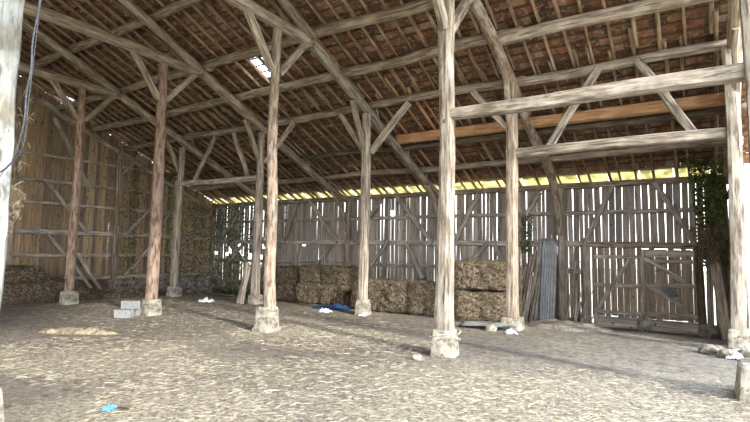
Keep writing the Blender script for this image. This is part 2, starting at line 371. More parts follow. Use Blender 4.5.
# ------------------------------------------------------------------ purlins, ties, principals
def pz(Y): return 10.89 - SL * Y
def purl(Y, x0_, x1_, r, mat, label, group='roof purlins', z=None, **kw):
    z = pz(Y) if z is None else z
    n = max(3, int(abs(x1_ - x0_) / 2)); rr = random.Random(int(Y * 100 + x0_ * 10))
    pts = [(x0_ + (x1_ - x0_) * i / n, Y + (rr.uniform(-.05, .05) if kw.get('sq', 2) < 4 else 0), z + (rr.uniform(-.045, .045) if kw.get('sq', 2) < 4 else 0)) for i in range(n + 1)]
    return tag(timber('purlin', pts, [r * rr.uniform(.9, 1.12) for _ in pts] if kw.get('sq', 2) < 4 else r, mat, **kw), label, 'roof beam', group)
purl(YR, XL, XRt, .12, M['old'], 'ridge beam under the top of the tiled roof, out of sight above', z=zroof(YR) - .14)
purl(7.45, XL, XRt, .11, M['old'], 'round grey purlin at the top of the roof, above the tall inner posts')
purl(9.15, XL, -11.6, .12, M['old'], 'uppermost purlin seen left of the roof opening, in the dark left bays', 'upper purlins')
purl(9.12, -12.0, -2.9, .13, M['old'], 'uppermost thick round purlin running behind the central pale post', 'upper purlins')
purl(9.18, -3.5, XRt, .12, M['old'], 'uppermost purlin of the right-hand bay, cut off by the picture top', 'upper purlins')
purl(10.45, XL, -7.4, .115, M['old'], 'second purlin from the top, passing just under the bright roof opening', 'middle purlins')
purl(10.42, -8.0, -3.05, .125, M['old'], 'second purlin from the top, its squared end showing right of the crooked rafter', 'middle purlins')
purl(10.48, -3.7, 1.0, .13, M['grey'], 'second purlin from the top in the right bay, thick and bowed upward', 'middle purlins', z=pz(10.45) + .02)
purl(11.72, XL, -11.7, .11, M['old'], 'purlin over the outer posts in the dark left bays', 'lower purlins', z=5.83)
purl(11.72, -12.2, -3.4, .115, M['old'], 'purlin over the outer posts, carrying the splayed braces in the middle bays', 'lower purlins', z=5.83)
purl(11.72, -3.9, 1.0, .115, M['grey'], 'purlin over the outer posts in the right bay, above the pale V braces', 'lower purlins', z=5.83)
purl(13.22, -7.75, .8, .115, M['new'], 'new orange-brown sawn beam laid across two bays under the tiles', 'lower purlins', z=5.16, sq=9, asp=1.25, rough=.01)
purl(13.62, XL, .95, .09, M['dark'], 'thin dark purlin just below the new orange-brown beam', 'lower purlins', z=5.0)
purl(14.85, XL, .95, .1, M['old'], 'lowest purlin, nearest to the bright strip at the eave', 'lower purlins', z=4.48)

nm = dict(A='the reddish post by the hay heap', B='the reddish post by the concrete blocks', C='the tall thin post left of centre', D='the pale central post', E='the pale post at the right edge')
nm2 = dict(A='the grey outer post behind the concrete blocks', B='the outer post with boards leaning on its foot', C='the outer post left of the low hay bales', D='the outer post left of the leaning poles', E='the outer post at the far right')
PRN = {}
for k in 'ABCDE':
    X = XT[k] + (.22 if k == 'E' else 0)
    m = M['grey'] if k in 'CD' else M['old']
    # tie over the nave
    tag(timber('tie_beam', [(X, 9.05, 6.72), (X, 7.9, 6.74), (X + .03, 5.5, 6.76), (X, 3.4, 6.72), (X, .8, 6.7)], [.13, .14, .14, .13, .12], m, rough=.06),
        'horizontal tie beam running from the top of ' + nm[k] + ' towards the viewer', 'beam', 'tie beams')
    off = .17
    pr = [(X + off, 5.1, 10.62 - SL * 5.1), (X + off, 7.0, 10.62 - SL * 7.0), (X + off * .6, 8.95, 6.78)]
    tag(timber('principal_rafter', pr, [.11, .12, .12], M['old'], rough=.06), 'steep upper rafter beam rising above ' + nm[k], 'beam', 'upper principal rafters')
    if k == 'D':
        pr = [(X + .02, 7.6, 7.3), (X, 8.6, 6.9), (X, 10.0, 6.42), (X, 11.4, 5.8), (X, 12.3, 5.3), (X, 13.4, 4.8), (X + .02, 14.6, 4.3), (X, 15.5, 3.8), (X - .02, 16.0, 3.2), (X, 16.2, 2.3)]
        rad = [.11, .12, .13, .12, .12, .125, .13, .12, .1, .09]; mm = M['redgrey']
    else:
        pr = [(X, 8.5, 6.95), (X, 8.95, 6.8), (X, 10.1, 6.28), (X, 11.5, 5.68), (X, 13.3, 4.88), (X, 15.0, 4.16), (X, 16.3, 3.72)]
        rad = [.12, .13, .14, .13, .12, .12, .1]; mm = m
    PRN[k] = tag(timber('principal_rafter', pr, rad, mm, rough=.07, bow=0), ('crooked ' if k == 'D' else '') + 'sloping beam from ' + nm[k] + ' down to the back wall', 'beam', 'sloping principal rafters')
tag(timber('principal_rafter', [(XT['G'] + .05, YR, 10.6 - SL * YR), (XT['G'] + .05, 11, 10.6 - SL * 11), (XT['G'] + .05, 16.3, 10.6 - SL * 16.3)], .12, M['old'], rough=.05), 'grey rafter beam sloping along the top of the left gable wall', 'beam', 'sloping principal rafters')
# cleats that stop the purlins on the rafters
CL = dict(B='behind the reddish post by the concrete blocks', C='left of the pale central post', A='in the far left bay')
for k in 'ABC':
    for Yc, w_ in ((11.9, 'upper'), (13.75, 'middle'), (15.0, 'lower')):
        o = MB(); zc = 10.64 - SL * Yc + .17
        o.hexa([(XT[k] - .09, Yc, zc - .1), (XT[k] + .09, Yc, zc - .1), (XT[k] + .09, Yc + .12, zc - .15), (XT[k] - .09, Yc + .12, zc - .15),
                (XT[k] - .08, Yc - .06, zc + .12), (XT[k] + .08, Yc - .06, zc + .12), (XT[k] + .08, Yc + .06, zc + .1), (XT[k] - .08, Yc + .06, zc + .1)])
        o.build('cleat', M['old'], PRN[k], origin=(XT[k], Yc, zc - .1))

# ------------------------------------------------------------------ posts with footing stones
def stone(x, y, w, h, label, w2=None, plinth=False, rot=0, name='footing_stone', mat=None, zb=None):
    w2 = w2 or w * .86; z = (zfloor(x, y) if zb is None else zb) - .02
    V = []; F = []; n = 6; rr = random.Random(int(x * 31 + y * 17))
    prof = [(0, w), (h * .5, (w + w2) / 2 * 1.01), (h * .93, w2 * 1.02), (h, w2 * .93)]
    if plinth: prof = [(0, w * 1.16), (h * .17, w * 1.14), (h * .2, w * .98), (h * .6, w * .93), (h * .93, w2), (h, w2 * .92)]
    for (zz, ww) in prof:
        for s_ in range(4 * n):
            q = s_ // n; t = (s_ % n) / n * 2 - 1
            px, py = ((t, -1), (1, t), (-t, 1), (-1, -t))[q]
            cr = 1 - .07 * max(0, abs(t) - .6) / .4
            nn = 1 + .02 * noise.noise(Vector((px * 2 + x, py * 2 + y, zz * 5)))
            px *= ww / 2 * nn * cr; py *= ww / 2 * nn * cr
            V.append((x + px * math.cos(rot) - py * math.sin(rot), y + px * math.sin(rot) + py * math.cos(rot), z + zz + .012 * noise.noise(Vector((px * 9, py * 9, x)))))
    m4 = 4 * n
    for i in range(len(prof) - 1):
        for s_ in range(m4): s2 = (s_ + 1) % m4; F.append((i * m4 + s_, i * m4 + s2, (i + 1) * m4 + s2, (i + 1) * m4 + s_))
    F.append(tuple(range(m4 - 1, -1, -1))); F.append(tuple((len(prof) - 1) * m4 + s_ for s_ in range(m4)))
    o = mesh_obj(name, V, F, mat or M['stone'], origin=(x, y, z))
    return tag(o, label, 'stone', 'stones under the posts')
stone(XT['A'], Y1, .42, .40, 'square stone footing under the reddish post by the hay heap')
stone(XT['B'], Y1, .40, .42, 'pale stone footing touching the stacked concrete blocks')
stone(XT['C'] - .02, Y1, .40, .52, 'stepped stone footing with a wider plinth, left of centre', w2=.36, plinth=True, rot=.1)
stone(XT['D'], Y1, .42, .45, 'pale tapered stone footing under the central post, straw string around it', w2=.34, rot=.15)
stone(.66, Y1 - .1, .72, .44, 'stone footing cut off by the right edge of the picture')
stone(XT['A'], Y2, .42, .38, 'grey stone footing of the outer post behind the concrete blocks')
stone(XT['B'], Y2, .38, .3, 'stone footing behind the stepped one, leaning boards beside it')
stone(XT['C'], Y2, .38, .42, 'narrow pale footing stone between the hay stack and the low bales', w2=.3, rot=.2)
stone(XT['D'], Y2, .46, .28, 'low wide stone footing beside the flat metal sheet', w2=.42)
stone(XT['E'] + .08, Y2 - .1, .36, .42, 'pale footing stone above the rubble at the far right', w2=.34)

def beam(pts, rad, mat, label, name='tie_beam', group=None, **kw):
    return tag(timber(name, pts, rad, mat, sq=kw.pop('sq', 6), rough=kw.pop('rough', .03), **kw), label, 'beam', group)
POSTS = []
def post(pts, rad, mat, label, group, sq=2.4, **kw):
    e = empty('post', pts[0]); timber('shaft', pts, rad, mat, sq=sq, rough=kw.pop('rough', .04), parent=e, **kw)
    POSTS.append(tag(e, label, 'post', group)); return e
X = XT['A']; post([(X - .03, Y1, .36), (X, Y1, 2.2), (X + .03, Y1, 4.4), (X, Y1, 6.62)], [.125, .12, .105, .1], M['red'], 'round reddish-brown post between the hay heap and the grey gable wall', 'inner row of posts')
X = XT['B']; post([(X - .02, Y1, .38), (X + .03, Y1, 2.2), (X + .02, Y1, 4.4), (X, Y1, 6.62)], [.15, .14, .125, .11], M['red'], 'thick reddish-brown post beside the stacked concrete blocks', 'inner row of posts')
X = XT['C']; pc = post([(X + .06, Y1, .40), (X + .02, Y1, 1.2), (X + .03, Y1, 2.6), (X - .03, Y1, 4.4), (X + .02, Y1, 6.62)], [.125, .118, .105, .1, .095], M['redgrey'], 'slender tall post, grey above and reddish below, on the stepped footing', 'inner row of posts')
X = XT['D']; pd_ = post([(X - .02, Y1, .42), (X, Y1, 1.6), (X + .03, Y1, 3.6), (X, Y1, 5.2), (X, Y1, 6.62)], [.15, .128, .112, .12, .13], M['pale'], 'whitish squared post in the middle, in front of the tall hay stack', 'inner row of posts', sq=4.5)
post([(.73, Y1 - .08, .38), (.71, Y1 - .08, 2.5), (.68, Y1 - .08, 4.5), (.62, Y1, 6.62)], [.155, .15, .15, .14], M['pale'], 'whitish squared post cut off by the right edge of the picture', 'inner row of posts', sq=5)
X = XT['A']; post([(X - .05, Y2, .33), (X, Y2, 2.2), (X + .05, Y2, 4.0), (X + .02, Y2 + .05, 5.42)], [.12, .11, .105, .1], M['grey'], 'grey post in the outer row, behind the post by the concrete blocks', 'outer row of posts', sq=3)
X = XT['B']; post([(X - .02, Y2, .26), (X - .03, Y2, .9), (X + .0, Y2, 2.6), (X + .02, Y2, 5.5)], [.14, .125, .11, .095], M['grey'], 'grey outer post with two boards leaning against its foot', 'outer row of posts', sq=3.4)
X = XT['C']; post([(X - .03, Y2, .38), (X, Y2, 2.2), (X + .02, Y2, 4.2), (X, Y2, 5.55)], [.125, .115, .12, .11], M['grey'], 'grey outer post with splayed braces, between the hay stack and the low bales', 'outer row of posts', sq=3.4)
X = XT['D']; post([(X, Y2, .24), (X, Y2, 2.2), (X + .02, Y2, 4.2), (X, Y2, 5.8)], [.13, .12, .125, .11], M['old'], 'grey-brown squared outer post left of the bundle of leaning poles', 'outer row of posts', sq=5)
X = XT['E']; post([(X + .08, Y2 - .1, .38), (X + .12, Y2 - .1, 2.2), (X + .14, Y2 - .1, 4.2), (X + .1, Y2, 5.7)], [.125, .12, .115, .11], M['pale'], 'pale outer post at the right, just left of the post at the picture edge', 'outer row of posts', sq=5)
# the near post at the left edge
PN = (-5.84, 2.02)
post([(PN[0], PN[1], .34), (PN[0] + .02, PN[1], 1.6), (PN[0] - .01, PN[1], 3.2), (PN[0] + .02, PN[1], 4.8), (PN[0], PN[1], 6.6)], [.19, .185, .19, .19, .18], M['bark'], 'thick whitish peeling post at the left edge of the picture, cable hanging beside it', None, sq=3, rough=.06, seg=20, step=.08)
stone(PN[0], PN[1], .5, .38, 'footing stone at the bottom left corner under the nearest post', w2=.42)
beam([(XL, 2.03, 6.5), (-10, 2.03, 6.52), (-4, 2.03, 6.5), (.9, 2.03, 6.5)], .12, M['old'], 'long plate beam above the picture, carried by the whitish post at the left edge', name='plate_beam')
# mortise holes on the posts at centre and right
def hole(parent, c, d):
    o = MB(); o.box(c, d); q = o.build('mortise', M['dark'], parent); q['label'] = 'dark cut hole'
hole(pd_, (XT['D'] + .03, Y1 - .137, 3.95), (.012, .012, .03))

# ------------------------------------------------------------------ longitudinal ties and braces
beam([(XT['D'] + .05, Y1, 4.09), (-2.2, Y1, 4.07), (-.8, Y1, 4.09), (.68, Y1, 4.08)], [.095, .1, .105, .11], M['pale'], 'long pale squared beam from the central post to the post at the right edge', asp=1.05)
tie_de = beam([(XT['D'] - .1, Y2, 4.03), (-2.0, Y2, 4.05), (-.6, Y2, 4.05), (.6, Y2, 4.04)], .1, M['grey'], 'lower squared beam between the two right outer posts, under the V braces', asp=1.1)
tie_ab = beam([(-16.1, Y2, 4.1), (-14, Y2, 4.03), (-11.8, Y2, 4.02)], .085, M['grey'], 'squared beam between two left outer posts with two small braces above', asp=1.1)
def brace(a, b_, label, mat='grey', r=.06, g='braces', sq=6, asp=1.3, bow=.02, par=None):
    return timber('brace', [a, b_], r, M[mat], sq=sq, asp=asp, rough=.04, bow=bow, ref=(0, 0, 1), parent=par)
def inpl(k, a, b_, label, **kw): brace((XT[k] + (.2 if k == 'E' else 0), a[0], a[1]), (XT[k] + (.2 if k == 'E' else 0), b_[0], b_[1]), label, **kw)
gi = 'braces at the tops of the inner posts'; go = 'braces at the tops of the outer posts'
for k, mt in (('A', 'old'), ('B', 'old'), ('C', 'grey'), ('D', 'pale'), ('E', 'pale')):
    pp = POSTS['ABCDE'.index(k)]
    inpl(k, (7.98 if k != 'D' else 8.0, 5.62), (8.9, 6.66), 'brace leaning to the back wall on ' + nm[k], mat=mt, g=gi, par=pp, r=.065 if k != 'D' else .075)
    inpl(k, (7.78, 5.62), (7.0, 6.66), 'brace leaning to the viewer on ' + nm[k], mat=mt, g=gi, par=pp, r=.065 if k != 'D' else .075)
for k, z0 in (('A', 4.55), ('B', 4.6), ('C', 4.55), ('D', 4.72), ('E', 4.7)):
    inpl(k, (Y2 - .05, z0), (10.78 if k != 'D' else 11.0, 5.78 if k != 'D' else 6.0), 'sloping-beam brace on ' + nm2[k], mat='old' if k != 'D' else 'redgrey', g=go, par=POSTS[5 + 'ABCDE'.index(k)])
def iny2(a, b_, label, **kw): brace((a[0], Y2 + .02, a[1]), (b_[0], Y2 + .12, b_[1]), label, g=go, **kw)
iny2((-15.15, 4.14), (-14.26, 5.68), 'left small brace standing on the beam between two left outer posts', par=tie_ab, r=.055)
iny2((-12.45, 4.12), (-13.3, 5.68), 'right small brace standing on the beam between two left outer posts', par=tie_ab, r=.055)
iny2((-11.65, 4.5), (-10.55, 5.7), 'brace rising right from the outer post with leaning boards', par=POSTS[6])
iny2((-7.86, 4.55), (-8.76, 5.7), 'brace rising left to the purlin from the outer post by the low bales', par=POSTS[7])
iny2((-7.6, 4.45), (-6.45, 5.7), 'wide brace rising right to the purlin from the outer post by the low bales', par=POSTS[7], r=.07)
iny2((-3.7, 4.6), (-4.65, 5.72), 'brace rising left to the purlin from the outer post by the leaning poles', par=POSTS[8])
iny2((-2.8, 4.1), (-1.75, 5.75), 'left pale brace of the V standing on the right lower beam', par=tie_de, mat='pale', r=.065)
iny2((-.05, 4.12), (-1.0, 5.78), 'right pale brace of the V standing on the right lower beam', par=tie_de, mat='pale', r=.065)

# ------------------------------------------------------------------ back wall
wb = empty('wall_back', (-10, YW, 0)); tag(wb, 'back wall of upright boards with light through the gaps', kind='structure')
pl = MB(); rnd = random.Random(11); x = XT['G'] - .1
gate_l, gate_r, gate_top = -2.8, -.08, 1.97
while x < XT['E'] + .18:
    left = x < -16.2; right = x > -2.95
    w = rnd.uniform(.15, .2) if right else rnd.uniform(.11, .19)
    gap = rnd.uniform(.004, .011) if right else (rnd.choice((.0, .002, .004, .006, .008, .013)) if not left else rnd.choice((.0, .003, .006, .012, .03)))
    if -8 < x <= -2.95: gap = rnd.choice((.002, .004, .006, .009))
    cx = x + w / 2
    zb = zfloor(cx, YW) + .02; 
    if cx < -15.3: zb = .3
    elif cx < -11.5: zb = .02
    if gate_l - .12 < cx < gate_r + .1: zb = gate_top
    zt = 3.93
    yj = YW + .13 + rnd.uniform(-.008, .012)
    tl = rnd.uniform(-.012, .012)
    segs = [(zb, zt)]
    if abs(cx + 9.87) < w * .55: segs = [(zb, 3.06), (3.3, zt)]
    if abs(cx + 14.35) < .1: segs = [(zb, 1.9), (2.02, zt)]
    if left and rnd.random() < .3: q = rnd.uniform(1.0, 2.4); segs = [(zb, q), (q + rnd.uniform(.15, .5), zt)]
    for (a, b_) in segs:
        n = 1 if right else 2
        zz = [a, b_] if n == 1 else [a, (a + b_) / 2, b_]
        pl.board((cx + tl * (a - 2), yj, a), (cx + tl * (b_ - 2), yj, b_ + rnd.uniform(-.03, .03)), (1, 0, 0), (0, 1, 0), w, .022, w * rnd.uniform(.93, 1.0))
    x += w + gap
pl.build('wall_boards', M['back'], wb)
st = MB()
def wtim(name, a, b_, r, mat='rail', asp=1.2, sq=6, bow=.01, par=wb, rad=None, **kw):
    return timber(name, [a, b_], rad or r, M[mat], sq=sq, asp=asp, rough=.04, bow=bow, parent=par, **kw)
YF = YW - .02
wtim('wall_plate', (XT['G'], YW - .02, 3.84), (.55, YW - .02, 3.84), .09, 'old', asp=1.0)
for z_, a, b_ in ((3.0, XT['G'], XT['E']), (2.05, XT['G'], gate_l - .2), (2.0, gate_l - .3, XT['E']), (1.2, XT['G'], gate_l - .15)):
    big_ = z_ in (2.05, 2.0)
    wtim('rail', (a, YF + .06, z_ + .02), (b_, YF + .06, z_ - .01), .082 if big_ else .06, 'old' if z_ == 2.0 else 'rail', asp=1.1)
wtim('sill_beam', (-15.3, YF + .03, .02), (gate_l - .2, YF + .03, -.33), .09, 'dark', asp=1.0)
wallposts = [XT['G'] + .12, XT['A'], XT['B'], XT['C'], XT['D'], XT['E']]
for wx in wallposts:
    zb = zfloor(wx, YW)
    wtim('wall_stud', (wx, YF - .06, zb), (wx, YF - .06, 3.78), .1, 'grey' if wx == XT['D'] else 'old', sq=4, asp=1.0, bow=.02)
for wx in (-14.6, -13.1):
    wtim('wall_stud', (wx, YF, 0.0), (wx, YF, 2.0), .07, 'rail', sq=5, asp=1.0)
BR = [((-2.96, 2.05), (-2.15, 3.82)), ((-.12, 2.05), (-1.05, 3.8)), ((-9.6, 3.75), (-8.1, 2.05)), ((-8.5, .75), (-9.2, 2.05)), ((-7.25, 2.1), (-6.35, 3.75)), ((-6.9, 1.1), (-6.05, 2.05)),
      ((-13.9, 3.82), (-12.38, 2.06)), ((-17.4, 3.0), (-16.3, 1.8)), ((-19.9, 2.8), (-17.7, 1.15)), ((-18.9, 1.1), (-17.7, 2.1)), ((-19.4, 2.15), (-17.85, 3.8)), ((-15.3, 2.1), (-14.6, 3.8)),
      ((-13.6, .9), (-12.7, 1.95)), ((-10.8, 1.1), (-10.0, 2.1)), ((-11.6, 2.1), (-10.3, 3.75)), ((-5.2, 2.1), (-4.3, 3.7)), ((-5.0, .3), (-5.8, 2.0)), ((-16.8, .5), (-16.1, 2.0))]
for a, b_ in BR: wtim('wall_brace', (a[0], YF - .03, a[1]), (b_[0], YF - .03, b_[1]), .075, 'rail', asp=1.0)
for k in 'ABC': timber('wall_brace', [(XT[k], 15.25, 4.0), (XT[k], 15.95, 3.35), (XT[k], 16.3, 2.5)], [.07, .08, .06], M['old'], parent=wb)
# low rubble wall at the left end
def rubble(name, xa, xb, ya, yb, z0_, z1_, axis, parent, mat, sx=.34, sz=.15, seed=3):
    mb = MB(); rr = random.Random(seed); z = z0_
    while z < z1_ - .02:
        h = min(rr.uniform(sz * .8, sz * 1.25), z1_ - z); p = xa
        while p < xb:
            w = rr.uniform(sx * .6, sx * 1.4); e = min(p + w, xb); g_ = .008
            q = [rr.uniform(-.018, .018) for _ in range(8)]
            if axis == 'x': mb.hexa([(p + g_, ya + q[0], z + g_), (e - g_, ya + q[1], z + g_), (e - g_, yb, z + g_), (p + g_, yb, z + g_), (p + g_ + q[2], ya + q[3] + .015, z + h - g_), (e - g_ + q[4], ya + q[5] + .015, z + h - g_), (e - g_, yb, z + h - g_), (p + g_, yb, z + h - g_)])
            else: mb.hexa([(yb, p + g_, z + g_), (yb, e - g_, z + g_), (ya + q[1], e - g_, z + g_), (ya + q[0], p + g_, z + g_), (yb, p + g_, z + h - g_), (yb, e - g_, z + h - g_), (ya + q[5] - .015, e - g_ + q[4], z + h - g_), (ya + q[3] - .015, p + g_ + q[2], z + h - g_)])
            p = e
        z += h
    return mb.build(name, mat, parent)
rubble('stone_base', XT['G'], -15.2, YW - .2, YW + .2, -.5, .32, 'x', wb, M['wallstone'])
rubble('stone_base', -15.2, -11.4, YW - .12, YW + .2, -.5, .04, 'x', wb, M['wallstone'], seed=8)

# ------------------------------------------------------------------ left gable wall
wl = empty('wall_left', (XT['G'], 8, 0)); tag(wl, 'brown boarded gable wall at the left end of the barn', kind='structure')
pl = MB(); y = -6.2; rnd = random.Random(21)
slits = (10.95, 11.25)
while y < YW + .1:
    w = rnd.uniform(.13, .2); cy = y + w / 2; gap = rnd.uniform(.006, .014); slit = False
    if any(abs(y + w - s_) < .09 for s_ in slits): slit = True
    zt = (zroof(cy) + .08); xx = XT['G'] - .1 + rnd.uniform(-.008, .008)
    if cy > YR: pl.board((xx, cy, .45), (xx, cy, zt), (0, 1, 0), (-1, 0, 0), w, .02)
    else: pl.board((xx, cy, .45), (xx, cy, zt), (0, 1, 0), (-1, 0, 0), w, .02)
    yj_ = y + w + gap / 2; zt = zroof(yj_) + .08
    for za, zb_ in (((.45, .75), (2.75, zt)) if slit and yj_ > 11.1 else ((.45, .8), (1.9, zt)) if slit else ((.45, zt),)):
        pl.board((XT['G'] - .135, yj_, za), (XT['G'] - .135, yj_, zb_), (0, 1, 0), (-1, 0, 0), .07, .02)
    y += w + gap
pl.build('wall_boards', M['gable'], wl)
XG = XT['G'] + .02
for z_, r_ in ((5.05, .045), (4.12, .055), (3.3, .045), (2.25, .085), (1.4, .065), (.52, .06)):
    ye = min(YW - .1, (10.4 - z_) / SL)
    wtim('rail', (XG - .02, -6, z_), (XG - .02, ye, z_), r_, 'rail', asp=1.1, par=wl)
for y_ in (1.5, 5.0, Y1 - .1, 11.5, 14.2): wtim('wall_stud', (XG + .07, y_, .0), (XG + .07, y_, zroof(y_) - .3), .1, 'old', sq=4, asp=1.0, par=wl, bow=.02)
for a, b_ in [((8.93, 6.5), (10.4, 3.9)), ((8.82, 4.1), (10.4, 2.25)), ((8.9, 2.2), (10.4, .6)), ((11.9, 2.2), (13.3, 3.8)), ((13.4, 2.1), (12.0, .55)), ((15.0, 2.15), (15.8, 1.0)), ((15.0, 3.45), (16.0, 2.3)), ((14.6, 4.2), (13.2, 2.3)), ((6.0, 4.0), (7.6, 2.3))]:
    wtim('wall_brace', (XG + .03, a[0], a[1]), (XG + .03, b_[0], b_[1]), .07, 'rail', asp=1.0, par=wl)
wtim('wall_brace', (XG + .1, 11.55, 4.55), (XG + .1, 12.35, 6.0 - .35), .06, 'grey', par=wl)
rubble('stone_base', -6.2, 9.9, XT['G'] + .12, XT['G'] - .25, -.2, .48, 'y', wl, M['wallstone'], seed=4)
rubble('brick_base', 9.9, 11.3, XT['G'] + .12, XT['G'] - .25, -.2, .48, 'y', wl, M['brickm'], sx=.22, sz=.07, seed=6)
rubble('stone_base', 11.3, YW - .2, XT['G'] + .12, XT['G'] - .25, -.5, .48, 'y', wl, M['wallstone'], seed=5)

# ------------------------------------------------------------------ right gable wall (outer aisle only)
wr = empty('wall_right', (XT['E'] + .3, 14, 0)); tag(wr, 'dark boarded end wall behind the ivy at the far right', kind='structure')
pl = MB(); y = Y2 + .3
while y < YW + .1:
    w = rnd.uniform(.15, .2); pl.board((XT['E'] + .26, y + w / 2, -.4), (XT['E'] + .26, y + w / 2, zroof(y + w / 2) - .05), (0, 1, 0), (-1, 0, 0), w, .022); y += w
pl.build('wall_boards', M['back'], wr)
for z_ in (.6, 2.0, 3.3): wtim('rail', (XT['E'] + .2, Y2 + .2, z_), (XT['E'] + .2, YW, z_), .05, 'dark', par=wr)
rubble('stone_base', Y2 + .4, YW, XT['E'] + .2, XT['E'] + .45, -.55, -.1, 'y', wr, M['wallstone'], seed=14)

# ------------------------------------------------------------------ gate
YG = YW + .1
def boards(xa, xb, za, zb, y, name, mat, par, gapch, seed, wr_=(.16, .2), horiz=False):
    rr = random.Random(seed); mb = MB(); p = xa if not horiz else za; end = xb if not horiz else zb
    while p < end - .03:
        w = min(rr.uniform(*wr_), end - p)
        if horiz: mb.board((xa, y, p + w / 2), (xb, y, p + w / 2 + rr.uniform(-.01, .01)), (0, 0, 1), (0, -1, 0), w, .022)
        else: mb.board((p + w / 2, y, za + rr.uniform(-.02, .02)), (p + w / 2 + rr.uniform(-.008, .008), y, zb + rr.uniform(-.02, .02)), (1, 0, 0), (0, 1, 0), w, .022)
        p += w + rr.choice(gapch)
    return mb.build(name, mat, par)
fr = empty('door_frame', (-1.45, YG, -.4)); tag(fr, 'timber posts framing the double gate in the back wall', kind='structure')
wtim('jamb', (gate_l - .1, YW - .08, -.45), (gate_l - .1, YW - .08, 2.0), .1, 'grey', sq=5, asp=1, par=fr)
wtim('jamb', (gate_r + .08, YW - .08, -.45), (gate_r + .02, YW - .08, 2.0), .1, 'dark', sq=5, asp=1, par=fr)
g1 = empty('door_1', (-2.1, YG, -.42)); tag(g1, 'left leaf of the plank gate, daylight between its boards', kind='structure')
boards(-2.8, -1.45, -.1, 1.99, YG, 'door_boards', M['gate'], g1, (.005, .008, .012), 31, (.15, .19))
boards(-2.77, -1.5, -.45, -.1, YG - .01, 'kickboards', M['back'], g1, (.0, .006), 32, (.12, .15), horiz=True)
for z_ in (1.66, .82, .03): wtim('door_rail', (-2.74, YG - .05, z_), (-1.48, YG - .05, z_), .045, 'rail', par=g1)
wtim('door_brace', (-2.66, YG - .07, .08), (-1.76, YG - .07, 1.58), .05, 'rail', par=g1)
wtim('door_brace', (-2.7, YG - .07, -.36), (-2.7, YG - .07, .1), .05, 'rail', par=g1)
g2 = empty('door_2', (-.8, YG, -.42)); tag(g2, 'right leaf of the plank gate, closed dark boards with a small grey hatch', kind='structure')
boards(-1.41, -.06, -.1, 1.9, YG + .02, 'door_boards', M['gate'], g2, (0, .003, .002), 33, (.11, .16))
boards(-1.38, -.06, -.47, -.1, YG, 'kickboards', M['back'], g2, (.0, .006), 34, (.12, .16), horiz=True)
boards(-1.36, -.14, 1.68, 1.86, YG - .01, 'top_board', M['back'], g2, (.0, .006), 35, (.2, .21), horiz=True)
for z_ in (1.55, .88, .05): wtim('door_rail', (-1.38, YG - .04, z_), (-.12, YG - .04, z_), .045, 'rail', par=g2)
wtim('door_brace', (-1.36, YG - .07, 1.66), (-.4, YG - .07, .98), .045, 'rail', par=g2)
wtim('door_brace', (-1.36, YG - .07, .88), (-.4, YG - .07, .28), .045, 'rail', par=g2)
o = MB(); o.box((-.75, YG - .05, .7), (.13, .015, .13)); hb = o.build('hatch', M['darkgrey'], g2); hb['label'] = 'small grey metal hatch'
o = MB()
for t_ in (-.12, .12): o.box((-.75 + t_, YG - .07, .7), (.012, .012, .14)); o.box((-.75, YG - .07, .7 + t_), (.13, .012, .012))
o.build('hatch_frame', M['rail'], hb)
wtim('meeting_post', (-1.44, YG - .06, -.4), (-1.44, YG - .06, 1.9), .05, 'grey', par=g1)
# ------------------------------------------------------------------ stone leaning at the gate
def rock(name, c, r, mat, label, cat='stone', group=None, seed=0, sc=(1, 1, 1), rough=.35):
    import bmesh
    bm = bmesh.new(); bmesh.ops.create_icosphere(bm, subdivisions=3, radius=1)
    for v in bm.verts:
        n = 1 + rough * noise.noise(v.co * 1.3 + Vector((seed * 3.1, seed, 0))) + .12 * noise.noise(v.co * 4 + Vector((seed, 0, 0)))
        v.co = Vector((v.co.x * sc[0], v.co.y * sc[1], v.co.z * sc[2])) * r * n
    me = bpy.data.meshes.new(name); bm.to_mesh(me); bm.free(); me.materials.append(mat)
    o = bpy.data.objects.new(name, me); o.location = c; COL.objects.link(o); return tag(o, label, cat, group)
rock('gate_stone', (-1.4, YG - .3, -.22), .24, M['stone'], 'rounded upright stone standing against the middle of the gate', sc=(.75, .45, 1.15), seed=2, rough=.2)
rock('gate_stone', (-2.9, YW - .38, -.3), .16, M['stone'], 'pale stone block at the foot of the left gate post', sc=(1, .8, 1), seed=5, rough=.2)

